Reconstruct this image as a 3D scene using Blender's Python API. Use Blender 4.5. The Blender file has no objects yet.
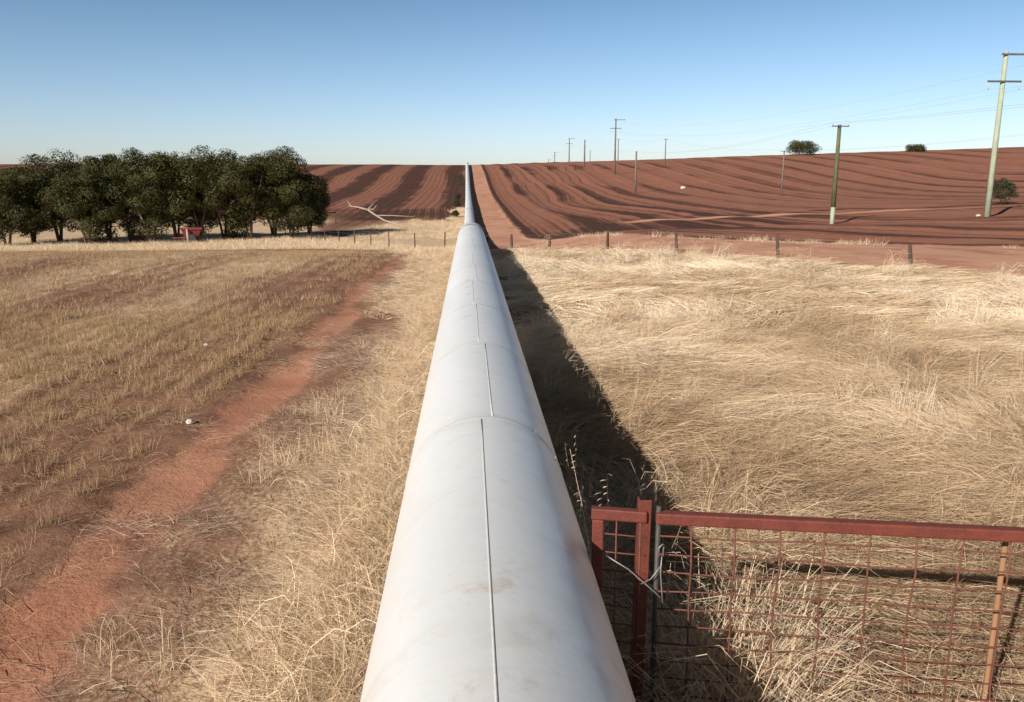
import bpy, bmesh, math, random
import numpy as np
from mathutils import Vector, Matrix

random.seed(7)
rng = np.random.default_rng(11)
scene = bpy.context.scene
COL = scene.collection

# ------------------------------------------------------------------ camera
CAM_H = 2.465
PITCH = math.atan(166 / 800)
YAW = math.atan(43.5 * math.cos(PITCH) / 800)
cam_d = bpy.data.cameras.new('camera')
cam = bpy.data.objects.new('camera', cam_d)
COL.objects.link(cam)
cam.location = (0, 0, CAM_H)
cam.rotation_euler = (math.pi / 2 - PITCH, 0, -YAW)
cam_d.sensor_width = 36.0
cam_d.lens = 36.0 * 800 / 1024
cam_d.clip_start = 0.05
cam_d.clip_end = 9000
scene.camera = cam
FWD = np.array([math.sin(YAW) * math.cos(PITCH), math.cos(YAW) * math.cos(PITCH), -math.sin(PITCH)])
RGT = np.array([math.cos(YAW), -math.sin(YAW), 0.0])
UPV = np.cross(RGT, FWD)


# ------------------------------------------------------------------ noise
def _hash(ix, iy, s):
    h = (ix.astype(np.int64) * 374761393 + iy.astype(np.int64) * 668265263 + s * 974634777) & 0xFFFFFFFF
    h = ((h ^ (h >> 13)) * 1274126177) & 0xFFFFFFFF
    h = h ^ (h >> 16)
    return (h & 0xFFFFFF) / float(0xFFFFFF)


def vnoise(x, y, s=0):
    x = np.asarray(x, float); y = np.asarray(y, float)
    ix = np.floor(x).astype(np.int64); iy = np.floor(y).astype(np.int64)
    fx = x - ix; fy = y - iy
    fx = fx * fx * (3 - 2 * fx); fy = fy * fy * (3 - 2 * fy)
    a = _hash(ix, iy, s); b = _hash(ix + 1, iy, s); c = _hash(ix, iy + 1, s); d = _hash(ix + 1, iy + 1, s)
    return (a * (1 - fx) + b * fx) * (1 - fy) + (c * (1 - fx) + d * fx) * fy


def fbm(x, y, s=0, o=3):
    v = 0; a = 0.5; t = 0
    for k in range(o):
        v = v + a * vnoise(x * 2 ** k, y * 2 ** k, s + k * 17); t += a; a *= 0.5
    return v / t


def sst(a, b, x):
    t = np.clip((np.asarray(x, float) - a) / (b - a), 0, 1)
    return t * t * (3 - 2 * t)


def smin(a, b, k):
    h = np.clip(0.5 + 0.5 * (b - a) / k, 0, 1)
    return b * (1 - h) + a * h - k * h * (1 - h)


# ------------------------------------------------------------------ terrain
PY = np.array([-4000, 0, 26, 32, 40, 50, 62, 80, 103, 144, 170, 205, 240, 275, 302, 335, 400, 650, 4000.])
PZ = np.array([0, 0, 0, -.20, -.80, -1.28, -1.45, -1.3, -.75, .55, 2.0, 4.7, 6.9, 8.8, 9.55, 9.2, 6.0, 1.0, 1.0])


def _pchip_slopes(x, y):
    h = np.diff(x); d = np.diff(y) / h
    m = np.zeros_like(y)
    for i in range(1, len(x) - 1):
        if d[i - 1] * d[i] > 0:
            w1 = 2 * h[i] + h[i - 1]; w2 = h[i] + 2 * h[i - 1]
            m[i] = (w1 + w2) / (w1 / d[i - 1] + w2 / d[i])
    return m


PM = _pchip_slopes(PY, PZ)


def prof(v):
    v = np.asarray(v, float)
    i = np.clip(np.searchsorted(PY, v) - 1, 0, len(PY) - 2)
    h = PY[i + 1] - PY[i]; t = (v - PY[i]) / h
    return ((1 + 2 * t) * (1 - t) ** 2 * PZ[i] + t * (1 - t) ** 2 * h * PM[i]
            + t * t * (3 - 2 * t) * PZ[i + 1] + t * t * (t - 1) * h * PM[i + 1])


def fence_y(X):
    return np.where(X > -0.5, 39 - 1.2 * X, np.minimum(39.6 - 1.85 * (X + 0.5), 69))


def zbig(X, Y):
    """the large shape of the land"""
    X = np.asarray(X, float); Y = np.asarray(Y, float)
    z = prof(Y)
    z = z * (1 - .8 * sst(2.5, 9, X) * (1 - sst(44, 62, Y)) * sst(20, 28, Y))
    a = sst(36, 70, Y)
    xr = np.clip(X, 0, 400)
    z = z + xr * 0.0265 * (1.25 * sst(34, 60, Y) - 1.0 * sst(72, 130, Y) + 1.0 * sst(140, 280, Y))
    xl = np.clip(-X, 0, 400)
    z = z - sst(40, 60, Y) * (1 - sst(90, 150, Y)) * xl * 0.010
    # a slow roll in the far hill
    z = z + sst(120, 200, Y) * 0.35 * (fbm(X / 60 + 5, Y / 60, 3, 2) - 0.5) * 2 * sst(6, 30, np.abs(X))
    return z


def head_d(X, Y):
    """distance into the stubble field from its rounded edge (wheel track, then headland)"""
    w = 0.5 * (fbm(X / 7, Y / 7, 21, 2) - 0.5)
    a = -(X + 2.78)
    b = (49 - Y) * 0.9 - 0.10 * (-X - 3)
    return smin(a, b, 9.0) + w * sst(5, 16, Y) * 1.2


def plough_d(X, Y):
    a = X - 4.2
    b = (Y - 46.0 + .74 * 30 * np.tanh(X / 30) * (1 - .97 * sst(38, 112, Y))) / 1.2
    b = b + 2.5 * sst(12, 40, b) * (fbm(X / 40 + 9, Y / 50, 35, 2) - .5)
    return smin(a, b, 13.0)


def stripes_right(X, Y):
    d = np.maximum(plough_d(X, Y), 0)
    w = 1.3 * (fbm(X / 22, Y / 22, 31, 3) - 0.5) + 3.0 * (fbm(X / 75, Y / 60, 33, 2) - .5) * sst(10, 40, d)
    w = w + 5.0 * (fbm(X / 16 + 4, Y / 40, 37, 2) - .5) * (1 - sst(30, 60, X))
    d2 = np.maximum(d + w * sst(1, 9, d), 0)
    ph = np.log(1 + 0.012 * d2 / 1.0) / 0.012 / 5.6
    return ph, d


def zones(X, Y):
    X = np.asarray(X, float); Y = np.asarray(Y, float)
    n1 = fbm(X / 1.3, Y / 1.3, 1, 3); n2 = fbm(X / 5, Y / 5, 2, 3); n3 = fbm(X / .45, Y / .6, 4, 2); n4 = fbm(X / 18, Y / 18, 8, 3)
    fy = fence_y(X)
    inside = 1 - sst(-0.5, 0.8, Y - fy)
    straw = np.zeros_like(X); red = np.zeros_like(X); plough = np.zeros_like(X); dark = np.zeros_like(X); pale = np.zeros_like(X)
    right = sst(-.1, .3, X)
    # right paddock
    straw = np.maximum(straw, right * inside * (0.93 + 0.07 * n1) * (1 - .8 * (1 - sst(.8, 1.35, X))))  # pipe shadow deepened in the colour: straw gives way to darker soil
    # left of the pipe
    hd = head_d(X, Y)
    edge = sst(-1.35, -0.75, X + 0.5 * (n1 - .5)) * (1 - right)
    tramp = (1 - right) * np.clip(0.40 - .15 * sst(-.3, .0, hd) + .2 * sst(-1.9, -1.0, X) - 0.55 * sst(0.50, 0.75, n2) + 0.25 * (n3 - .5), 0, 1)
    tc = np.exp(-((hd + 0.30 + .25 * (n2 - .5)) / (0.32 + .34 * (n1 - .5))) ** 4)
    far_t = (1 - sst(30, 40, Y)) * (1 - .12 * sst(8, 20, Y)) * (.62 + .38 * sst(.35, .55, n1))
    stub = sst(0.0, 0.3, hd + .3 * (n1 - .5))
    rows = 0.5 + 0.5 * np.cos(hd * 2 * math.pi / 0.70)
    broad = 0.5 + 0.5 * np.cos(hd * 2 * math.pi / 4.6 + 1.2 + 2 * (n4 - .5))
    redpatch = sst(.48, .66, fbm(X / 14 + 3, Y / 14, 41, 3)) * sst(9, 17, -X + 0.08 * Y)
    sstub = 0.42 + 0.22 * (n2 - .5) * 2 + 0.32 * (broad - .5) + 0.16 * (rows - .5) - 0.15 * redpatch + .10 * sst(18, 34, Y)
    sstub = sstub - 0.12 * np.exp(-((hd - 0.55) / 0.55) ** 2)
    verge = sst(22, 31, Y) * (1 - stub) * (1 - .6 * tc * (1 - sst(32, 40, Y)))
    L = tramp * (1 - stub) + np.clip(sstub, 0, 1) * stub
    L = L * (1 - tc * far_t * 0.97)
    L = np.maximum(L, verge * 0.92)
    L = np.maximum(L, edge * 0.95)
    # beyond the fence, left
    out_l = (1 - right) * sst(0, 1.5, Y - fy)
    L = L * (1 - out_l)
    yl = out_l * np.maximum(sst(-9, -14, X + .10 * (Y - 62) + 4 * (n4 - .5)) * (1 - sst(88, 104, Y + 12 * (n4 - .5))), 1 - sst(62, 68, Y + 5 * (n4 - .5) * 2))       # dry slope behind the grove
    strip = out_l * sst(-2.6, -1.7, X + 3 * (n2 - .5) + 0.0 * Y) * (1 - sst(100, 118, Y + 10 * (n4 - .5)))
    strip = np.maximum(strip, out_l * sst(-14, -3, X + 8 * (n4 - .5) + .10 * (Y - 60)) * (1 - sst(76, 92, Y + 14 * (n2 - .5))))
    L = np.maximum(L, np.maximum(yl, strip) * 0.92)
    straw = np.maximum(straw, L * (1 - right))
    red = np.maximum(tc * far_t * (1 - right) * (1 - out_l), 0)
    # ploughed ground, left hill
    pl_l = (1 - right) * out_l * (1 - np.maximum(yl, strip))
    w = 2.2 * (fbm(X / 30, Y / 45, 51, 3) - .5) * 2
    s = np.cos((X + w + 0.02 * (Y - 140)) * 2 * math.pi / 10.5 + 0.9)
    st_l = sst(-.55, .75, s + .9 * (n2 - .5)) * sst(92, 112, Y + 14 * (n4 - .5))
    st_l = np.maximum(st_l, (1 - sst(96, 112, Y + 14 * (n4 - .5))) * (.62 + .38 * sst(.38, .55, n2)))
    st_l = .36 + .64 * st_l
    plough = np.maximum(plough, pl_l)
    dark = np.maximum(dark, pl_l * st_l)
    # right: firebreak along the fence and up beside the pipe, then ploughed
    out_r = right * sst(-0.2, .8, Y - fy)
    ph, d = stripes_right(X, Y)
    pl_r = out_r * sst(-0.25, 0.25, plough_d(X, Y) + .5 * (n1 - .5))
    fb = out_r * (1 - pl_r)
    red = np.maximum(red, fb)
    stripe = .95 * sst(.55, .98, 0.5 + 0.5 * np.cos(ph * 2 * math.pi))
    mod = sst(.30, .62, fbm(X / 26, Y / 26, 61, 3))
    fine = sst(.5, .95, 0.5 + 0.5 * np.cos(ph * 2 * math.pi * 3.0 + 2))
    dk = stripe * (0.35 + .65 * mod) + .45 * fine * (1 - stripe) + .04  # dark furrow lines: ridge shade and damp soil put into the colour
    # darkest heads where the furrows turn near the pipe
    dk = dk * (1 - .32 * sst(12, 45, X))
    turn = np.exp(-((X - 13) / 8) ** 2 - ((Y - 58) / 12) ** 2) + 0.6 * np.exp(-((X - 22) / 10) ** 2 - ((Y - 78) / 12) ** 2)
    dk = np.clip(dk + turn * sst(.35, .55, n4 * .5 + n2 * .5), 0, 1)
    edge_d = np.exp(-((plough_d(X, Y) - .5) / .5) ** 2) * out_r
    dk = np.maximum(dk, edge_d * .9)
    plough = np.maximum(plough, pl_r)
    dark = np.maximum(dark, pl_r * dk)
    # pale dry track crossing the right field
    ty = 73 + 0.10 * X + .7 * np.sin(X / 13.0)
    tr = np.exp(-((Y - ty) / (1.3 + .8 * (n4 - .5))) ** 2) * sst(10, 18, X) * right
    tr2 = np.exp(-((Y - ty - 5.5) / 1.5) ** 2) * sst(14, 40, X) * right
    pale = np.clip(tr * (.5 + n2), 0, 1) + fb * (.64 + .9 * (n1 - .5))
    dark = np.maximum(dark * (1 - tr), tr2 * .9 * pl_r)
    # field-edge fringe of dry grass
    fr = np.exp(-((plough_d(X, Y) + .35) / .35) ** 2) * out_r * sst(.5, .62, fbm(X / 2.6, Y / 2.6, 71, 2))
    straw = np.maximum(straw, fr * .8)
    phs = np.where(X > .1, ph * 3.2, (X + w) / 1.15)
    return straw, red, plough, dark, pale, tc * far_t, hd, stub, ph, pl_r, phs


def ground_z(X, Y):
    X = np.asarray(X, float); Y = np.asarray(Y, float)
    return zbig(X, Y)


def gz(x, y):
    return float(zbig(np.array([x]), np.array([y]))[0])


def at(px, depth):
    """ground point below the ray of column px at the given distance along +Y"""
    d = FWD + RGT * (px - 512) / 800 - UPV * (215 - 351) / 800
    x = d[0] / d[1] * depth
    return x, depth, gz(x, depth)


# ------------------------------------------------------------------ helpers
def tag(o, label=None, cat=None, group=None, kind=None):
    if label: o['label'] = label
    if cat: o['category'] = cat
    if group: o['group'] = group
    if kind: o['kind'] = kind
    return o


def empty(name, loc, rz=0.0):
    o = bpy.data.objects.new(name, None)
    COL.objects.link(o); o.location = loc; o.rotation_euler = (0, 0, rz)
    o.empty_display_size = 0.2
    return o


def mesh_obj(name, verts, faces, mat, parent=None, smooth=False, attrs=None, link=True):
    me = bpy.data.meshes.new(name)
    me.from_pydata([tuple(v) for v in verts], [], [tuple(f) for f in faces])
    if mat: me.materials.append(mat)
    if smooth: me.polygons.foreach_set('use_smooth', [True] * len(me.polygons))
    if attrs:
        for k, v in attrs.items():
            a = me.attributes.new(k, 'FLOAT', 'POINT'); a.data.foreach_set('value', np.asarray(v, np.float32))
    me.update()
    o = bpy.data.objects.new(name, me)
    if link: COL.objects.link(o)
    if parent: o.parent = parent
    return o


class MB:
    def __init__(self): self.v = []; self.f = []

    def box(self, c, s, rot=None, taper=1.0):
        n = len(self.v); c = Vector(c)
        for z in (-1, 1):
            t = taper if z > 0 else 1.0
            for x, y in ((-1, -1), (1, -1), (1, 1), (-1, 1)):
                p = Vector((x * s[0] / 2 * t, y * s[1] / 2 * t, z * s[2] / 2))
                if rot: p = rot @ p
                self.v.append(c + p)
        for q in ((0, 3, 2, 1), (4, 5, 6, 7), (0, 1, 5, 4), (1, 2, 6, 5), (2, 3, 7, 6), (3, 0, 4, 7)):
            self.f.append(tuple(n + i for i in q))
        return self

    def tube(self, pts, rad, seg=8, cap=True):
        pts = [Vector(p) for p in pts]
        if not hasattr(rad, '__len__'): rad = [rad] * len(pts)
        n0 = len(self.v); ref = None
        for i, p in enumerate(pts):
            t = (pts[min(i + 1, len(pts) - 1)] - pts[max(i - 1, 0)]).normalized()
            if ref is None:
                ref = Vector((0, 0, 1)) if abs(t.z) < .9 else Vector((1, 0, 0))
            u = (ref - t * ref.dot(t)).normalized(); w = t.cross(u); ref = u
            for k in range(seg):
                a = 2 * math.pi * k / seg
                self.v.append(p + (u * math.cos(a) + w * math.sin(a)) * rad[i])
        for i in range(len(pts) - 1):
            for k in range(seg):
                a = n0 + i * seg + k; b = n0 + i * seg + (k + 1) % seg
                self.f.append((a, b, b + seg, a + seg))
        if cap:
            self.f.append(tuple(n0 + k for k in reversed(range(seg))))
            e = n0 + (len(pts) - 1) * seg
            self.f.append(tuple(e + k for k in range(seg)))
        return self

    def build(self, name, mat, parent=None, smooth=False, bevel=0.0):
        o = mesh_obj(name, self.v, self.f, mat, parent, smooth)
        if bevel:
            m = o.modifiers.new('bevel', 'BEVEL'); m.width = bevel; m.segments = 2; m.limit_method = 'ANGLE'
        return o


# ------------------------------------------------------------------ materials
class NT:
    def __init__(self, name, rough=0.8, spec=0.3):
        self.m = bpy.data.materials.new(name); self.m.use_nodes = True
        self.t = self.m.node_tree; self.b = self.t.nodes['Principled BSDF']
        self.b.inputs['Roughness'].default_value = rough
        self.b.inputs['Specular IOR Level'].default_value = spec
        self._c = None

    def n(self, ty, **kw):
        x = self.t.nodes.new(ty)
        for k, v in kw.items(): setattr(x, k, v)
        return x

    def l(self, a, b): self.t.links.new(a, b)

    def coord(self, kind='Object'):
        if self._c is None: self._c = self.n('ShaderNodeTexCoord')
        return self._c.outputs[kind]

    def noise(self, scale, detail=3, rough=.55, vec=None, stretch=None, rot=0.0, dist=0.0):
        t = self.n('ShaderNodeTexNoise')
        t.inputs['Scale'].default_value = scale; t.inputs['Detail'].default_value = detail
        t.inputs['Roughness'].default_value = rough; t.inputs['Distortion'].default_value = dist
        v = vec or self.coord()
        if stretch:
            mp = self.n('ShaderNodeMapping'); mp.inputs['Scale'].default_value = stretch; mp.inputs['Rotation'].default_value = (0, 0, rot)
            self.l(v, mp.inputs['Vector']); v = mp.outputs['Vector']
        self.l(v, t.inputs['Vector'])
        return t.outputs['Fac']

    def attr(self, name):
        a = self.n('ShaderNodeAttribute'); a.attribute_name = name
        return a.outputs['Fac']

    def math(self, op, a, b=None, c=None, clamp=False):
        m = self.n('ShaderNodeMath', operation=op); m.use_clamp = clamp
        for i, v in enumerate((a, b, c)):
            if v is None: continue
            if isinstance(v, (int, float)): m.inputs[i].default_value = v
            else: self.l(v, m.inputs[i])
        return m.outputs[0]

    def ss(self, v, lo, hi, a=0.0, b=1.0):
        m = self.n('ShaderNodeMapRange'); m.interpolation_type = 'SMOOTHSTEP'
        self.l(v, m.inputs[0])
        for i, x in enumerate((lo, hi, a, b)): m.inputs[i + 1].default_value = x
        return m.outputs[0]

    def mix(self, fac, a, b):
        m = self.n('ShaderNodeMix', data_type='RGBA')
        if isinstance(fac, (int, float)): m.inputs[0].default_value = fac
        else: self.l(fac, m.inputs[0])
        for i, v in ((6, a), (7, b)):
            if isinstance(v, tuple): m.inputs[i].default_value = (*v, 1)
            else: self.l(v, m.inputs[i])
        return m.outputs[2]

    def base(self, c):
        if isinstance(c, tuple): self.b.inputs['Base Color'].default_value = (*c, 1)
        else: self.l(c, self.b.inputs['Base Color'])
        return self

    def bump(self, h, strength, dist):
        b = self.n('ShaderNodeBump'); b.inputs['Strength'].default_value = strength; b.inputs['Distance'].default_value = dist
        self.l(h, b.inputs['Height']); self.l(b.outputs[0], self.b.inputs['Normal'])
        return self


def mat_ground():
    t = NT('field_ground', .95, .1)
    A = {k: t.attr(k) for k in ('straw', 'red', 'plough', 'dark', 'pale')}
    nb = t.noise(.35, 4); nm = t.noise(3.2, 4, .6); nf = t.noise(22, 4, .65); nff = t.noise(70, 2, .6)
    lit = t.noise(26, 3, .6, stretch=(1, .28, 1), rot=.9, dist=.6)
    soil = t.mix(t.ss(nm, .3, .7), (.185, .093, .058), (.265, .142, .092))
    soil = t.mix(t.math('MULTIPLY', t.ss(nf, .5, .75), .55), soil, (.10, .05, .034))
    redc = t.mix(t.ss(nb, .35, .65), (.345, .152, .092), (.42, .205, .132))
    redc = t.mix(t.math('MULTIPLY', t.ss(nf, .55, .8), .45), redc, (.27, .105, .065))
    soil = t.mix(t.ss(t.math('ADD', A['red'], t.math('MULTIPLY', t.math('SUBTRACT', t.math('ADD', t.math('MULTIPLY', nm, .6), t.math('MULTIPLY', nf, .4)), .5), 1.9)), .18, .80), soil, redc)
    straw = t.mix(t.ss(nm, .3, .7), (.46, .325, .20), (.60, .45, .295))
    straw = t.mix(t.math('MULTIPLY', t.ss(lit, .5, .72), .75), straw, (.22, .14, .075))
    straw = t.mix(t.math('MULTIPLY', t.ss(nff, .55, .75), .4), straw, (.74, .61, .45))
    sf = t.math('ADD', A['straw'], t.math('MULTIPLY', t.math('SUBTRACT', t.math('ADD', t.math('MULTIPLY', nf, .6), t.math('MULTIPLY', lit, .4)), .5), 1.5))
    col = t.mix(t.ss(sf, .3, .72), soil, straw)
    pl = t.mix(t.ss(nm, .3, .7), (.225, .092, .056), (.29, .125, .080))
    pl = t.mix(t.math('MULTIPLY', t.ss(nb, .35, .7), .45), pl, (.33, .155, .105))
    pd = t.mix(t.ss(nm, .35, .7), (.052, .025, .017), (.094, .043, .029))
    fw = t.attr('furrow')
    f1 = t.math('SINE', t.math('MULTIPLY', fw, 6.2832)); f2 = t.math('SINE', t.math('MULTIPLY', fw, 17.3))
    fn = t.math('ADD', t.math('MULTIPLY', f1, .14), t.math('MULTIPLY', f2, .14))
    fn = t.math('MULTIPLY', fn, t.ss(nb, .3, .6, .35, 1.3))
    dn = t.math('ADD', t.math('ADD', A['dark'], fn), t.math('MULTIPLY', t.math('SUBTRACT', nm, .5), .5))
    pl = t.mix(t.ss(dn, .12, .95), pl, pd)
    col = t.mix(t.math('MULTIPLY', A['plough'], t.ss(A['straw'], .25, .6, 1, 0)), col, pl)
    pn = t.math('ADD', A['pale'], t.math('MULTIPLY', t.math('SUBTRACT', nm, .5), .5))
    col = t.mix(t.ss(pn, .3, .8), col, (.50, .27, .175))
    t.base(col)
    h = t.math('ADD', t.math('ADD', t.math('MULTIPLY', nf, .5), t.math('MULTIPLY', nm, 1.0)), t.math('ADD', t.math('MULTIPLY', nff, .2), t.math('MULTIPLY', t.math('MULTIPLY', lit, A['straw']), .4)))
    t.bump(h, .55, .05)
    return t.m


def mat_grass(name, c_dark, c_mid, c_pale, transl=0.25):
    t = NT(name, .75, .25)
    tone = t.attr('tone')
    oi = t.n('ShaderNodeObjectInfo')
    ti = t.n('ShaderNodeAttribute'); ti.attribute_type = 'INSTANCER'; ti.attribute_name = 'tint'
    wob = t.math('ADD', t.math('ADD', t.math('MULTIPLY', tone, .62), t.math('MULTIPLY', oi.outputs['Random'], .2)), t.math('MULTIPLY', t.math('SUBTRACT', ti.outputs['Fac'], .32), 1.0))
    col = t.mix(t.ss(wob, .05, .5), c_dark, c_mid)
    col = t.mix(t.ss(wob, .5, .95), col, c_pale)
    t.base(col)
    tr = t.n('ShaderNodeBsdfTranslucent'); t.l(col, tr.inputs['Color'])
    mx = t.n('ShaderNodeMixShader'); mx.inputs[0].default_value = transl
    out = t.t.nodes['Material Output']
    t.l(t.b.outputs[0], mx.inputs[1]); t.l(tr.outputs[0], mx.inputs[2]); t.l(mx.outputs[0], out.inputs['Surface'])
    return t.m


def mat_pipe():
    t = NT('weathered_aluminium_paint', .5, .4)
    n1 = t.noise(.9, 4, stretch=(1, .35, 1)); n2 = t.noise(6, 5, .65); n3 = t.noise(38, 3, .6)
    col = t.mix(t.ss(n1, .3, .7), (.77, .765, .75), (.84, .83, .81))
    col = t.mix(t.math('MULTIPLY', t.ss(n2, .52, .8), .30), col, (.60, .50, .40))
    geo = t.n('ShaderNodeNewGeometry'); sp = t.n('ShaderNodeSeparateXYZ'); t.l(geo.outputs['Position'], sp.inputs[0])
    near = t.math('ABSOLUTE', t.math('SUBTRACT', sp.outputs[0], .05))
    rust = t.noise(3.5, 5, .7)
    rf = t.math('MULTIPLY', t.ss(rust, .56, .74), t.ss(near, .02, .22, 1, 0))
    col = t.mix(t.math('MULTIPLY', rf, .5), col, (.50, .30, .17))
    yy = t.math('FRACT', t.math('ADD', t.math('DIVIDE', t.math('SUBTRACT', sp.outputs[1], 4.28), 2.16), 20.5))
    jd = t.math('ABSOLUTE', t.math('SUBTRACT', yy, .5))
    grime = t.math('MULTIPLY', t.ss(jd, .008, .06, 1, 0), t.ss(n2, .38, .68))
    col = t.mix(t.math('MULTIPLY', grime, .30), col, (.46, .36, .27))
    drip = t.noise(7, 4, .7, stretch=(.25, 1.6, .25))
    col = t.mix(t.math('MULTIPLY', t.ss(drip, .56, .80), .32), col, (.50, .44, .37))
    col = t.mix(t.math('MULTIPLY', t.ss(n3, .62, .8), .22), col, (.40, .39, .37))
    t.base(col)
    t.b.inputs['Metallic'].default_value = .28
    t.l(t.ss(n2, .2, .8, .36, .50), t.b.inputs['Roughness'])
    t.bump(t.math('ADD', t.math('MULTIPLY', n2, 1.0), t.math('MULTIPLY', n3, .15)), .12, .02)
    return t.m


def mat_paint(name, c1, c2, rust=None, scale=14, rough=.55, bump=.15, amt=.6, metallic=0.0):
    t = NT(name, rough, .35)
    n1 = t.noise(scale, 4, .65); n2 = t.noise(scale * 5, 3, .6)
    col = t.mix(t.ss(n1, .35, .7), c1, c2)
    if rust: col = t.mix(t.math('MULTIPLY', t.ss(n2, .52, .72), amt), col, rust)
    t.base(col); t.b.inputs['Metallic'].default_value = metallic
    t.bump(n2, bump, .01)
    return t.m


def mat_wood(name, c1, c2, c3):
    t = NT(name, .9, .15)
    g = t.noise(9, 4, .65, stretch=(1.6, 1.6, .08)); n = t.noise(1.3, 3)
    col = t.mix(t.ss(g, .35, .65), c1, c2)
    col = t.mix(t.math('MULTIPLY', t.ss(n, .45, .7), .7), col, c3)
    t.base(col); t.bump(g, .4, .02)
    return t.m


def mat_leaf(name, c0, c1, c2):
    t = NT(name, .6, .25)
    tone = t.attr('tone')
    col = t.mix(t.ss(tone, .0, .55), c0, c1)
    col = t.mix(t.ss(tone, .55, 1.0), col, c2)
    t.base(col)
    tr = t.n('ShaderNodeBsdfTranslucent'); t.l(col, tr.inputs['Color'])
    mx = t.n('ShaderNodeMixShader'); mx.inputs[0].default_value = .2
    out = t.t.nodes['Material Output']
    t.l(t.b.outputs[0], mx.inputs[1]); t.l(tr.outputs[0], mx.inputs[2]); t.l(mx.outputs[0], out.inputs['Surface'])
    return t.m


M = {}
M['ground'] = mat_ground()
M['straw'] = mat_grass('dry_straw', (.335, .22, .132), (.63, .458, .29), (.91, .765, .58))
M['stubble'] = mat_grass('field_stubble', (.165, .095, .05), (.36, .235, .127), (.64, .475, .285))
M['litter'] = mat_grass('grey_straw_litter', (.21, .14, .098), (.40, .285, .20), (.72, .58, .44))
M['pipe'] = mat_pipe()
M['seam'] = mat_paint('seam_metal', (.60, .585, .55), (.53, .50, .46), (.42, .32, .24), 20, .5, .2, .4, .1)
M['weld'] = mat_paint('painted_weld', (.72, .715, .69), (.66, .65, .62), (.55, .46, .37), 16, .5, .1, .4, .2)
M['collar'] = mat_paint('collar_metal', (.60, .58, .53), (.48, .44, .38), (.36, .25, .17), 10, .55, .2, .5, .2)
M['concrete'] = mat_paint('saddle_concrete', (.38, .33, .28), (.30, .25, .2), (.2, .15, .11), 9, .9, .4, .6)
M['red'] = mat_paint('red_oxide_paint', (.165, .038, .024), (.115, .029, .020), (.085, .042, .028), 16, .6, .3, .85)
M['wire'] = mat_paint('rusty_wire', (.16, .055, .035), (.11, .042, .03), (.20, .085, .05), 25, .7, .1, .6)
M['galv'] = mat_paint('galvanised_wire', (.30, .29, .27), (.23, .22, .20), (.30, .2, .14), 25, .5, .1, .4, .5)
M['dark_steel'] = mat_paint('dark_steel', (.07, .06, .055), (.045, .04, .037), None, 15, .6)
M['stake'] = mat_wood('weathered_stake', (.36, .20, .11), (.26, .135, .07), (.2, .10, .055))
M['post'] = mat_wood('grey_fence_post', (.10, .06, .045), (.06, .038, .03), (.13, .085, .065))
M['pole_pale'] = mat_wood('pale_treated_pole', (.34, .38, .27), (.29, .32, .23), (.41, .43, .33))
M['pole_dark'] = mat_wood('dark_treated_pole', (.11, .125, .055), (.085, .09, .045), (.15, .155, .08))
M['pole_far'] = mat_wood('weathered_pole', (.17, .14, .115), (.12, .10, .085), (.21, .175, .14))
M['arm'] = mat_wood('crossarm_timber', (.11, .10, .09), (.08, .075, .07), (.15, .13, .11))
M['insul'] = mat_paint('insulator_glaze', (.45, .46, .46), (.38, .39, .4), None, 12, .3, .02)
M['cable'] = mat_paint('aluminium_cable', (.32, .33, .34), (.27, .28, .29), None, 12, .5, .02)
M['leaf'] = mat_leaf('eucalypt_leaf', (.028, .027, .008), (.056, .053, .013), (.115, .10, .027))
M['leaf_b'] = mat_leaf('scrub_leaf', (.034, .038, .02), (.056, .058, .028), (.085, .085, .045))
M['bark'] = mat_wood('eucalypt_bark', (.17, .125, .09), (.10, .072, .052), (.25, .20, .155))
M['dead'] = mat_wood('bleached_dead_wood', (.36, .29, .23), (.28, .22, .17), (.42, .36, .30))
M['stone'] = mat_paint('pale_stone', (.62, .56, .48), (.50, .42, .34), (.40, .27, .19), 18, .9, .5, .5)
M['imp_red'] = mat_paint('faded_red_steel', (.24, .045, .05), (.19, .04, .045), (.17, .09, .075), 6, .6, .2, .6)
M['rubber'] = mat_paint('old_rubber', (.03, .028, .027), (.045, .04, .038), None, 9, .9)
M['white'] = mat_paint('white_paint', (.72, .70, .66), (.62, .59, .54), (.5, .4, .3), 9, .6, .1, .3)


# ------------------------------------------------------------------ ground sheet
def axis_lines(segs):
    out = []
    for a, b, s in segs:
        n = max(1, int(round((b - a) / s)))
        out.append(np.linspace(a, b, n, endpoint=False))
    return np.concatenate(out)


geo = lambda a, b, n: np.geomspace(a, b, n)
xs = axis_lines([(-14, 14, .13)])
xl = axis_lines([(14, 60, .55), (60, 260, 1.9)])
xs = np.concatenate([-np.concatenate([xl, geo(260, 4000, 22)])[::-1], xs, xl, geo(260, 4000, 22)])
ys = np.concatenate([-geo(6, 3000, 18)[::-1], axis_lines([(-5.4, 2, .4), (2, 16, .13), (16, 45, .28), (45, 110, .65), (110, 340, 1.35)]), geo(340, 6000, 34)])
GX, GY = np.meshgrid(xs, ys)
nx, ny = len(xs), len(ys)
straw, red, plough, dark, pale, track, hd, stub, ph, plr, phs = zones(GX, GY)
Z = zbig(GX, GY)
near = (1 - sst(25, 48, GY)) * (1 - sst(12, 30, np.abs(GX)))
hum = (fbm(GX / .9, GY / .9, 81, 3) - .5) * .14 + (fbm(GX / .28, GY / .28, 85, 2) - .5) * .07
Z = Z + near * hum * (1 - .55 * track) * np.where(np.abs(GX) < .9, .5, 1.0)
Z = Z - track * .05 + near * stub * .015 * np.cos(hd * 2 * math.pi / .62)
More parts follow.
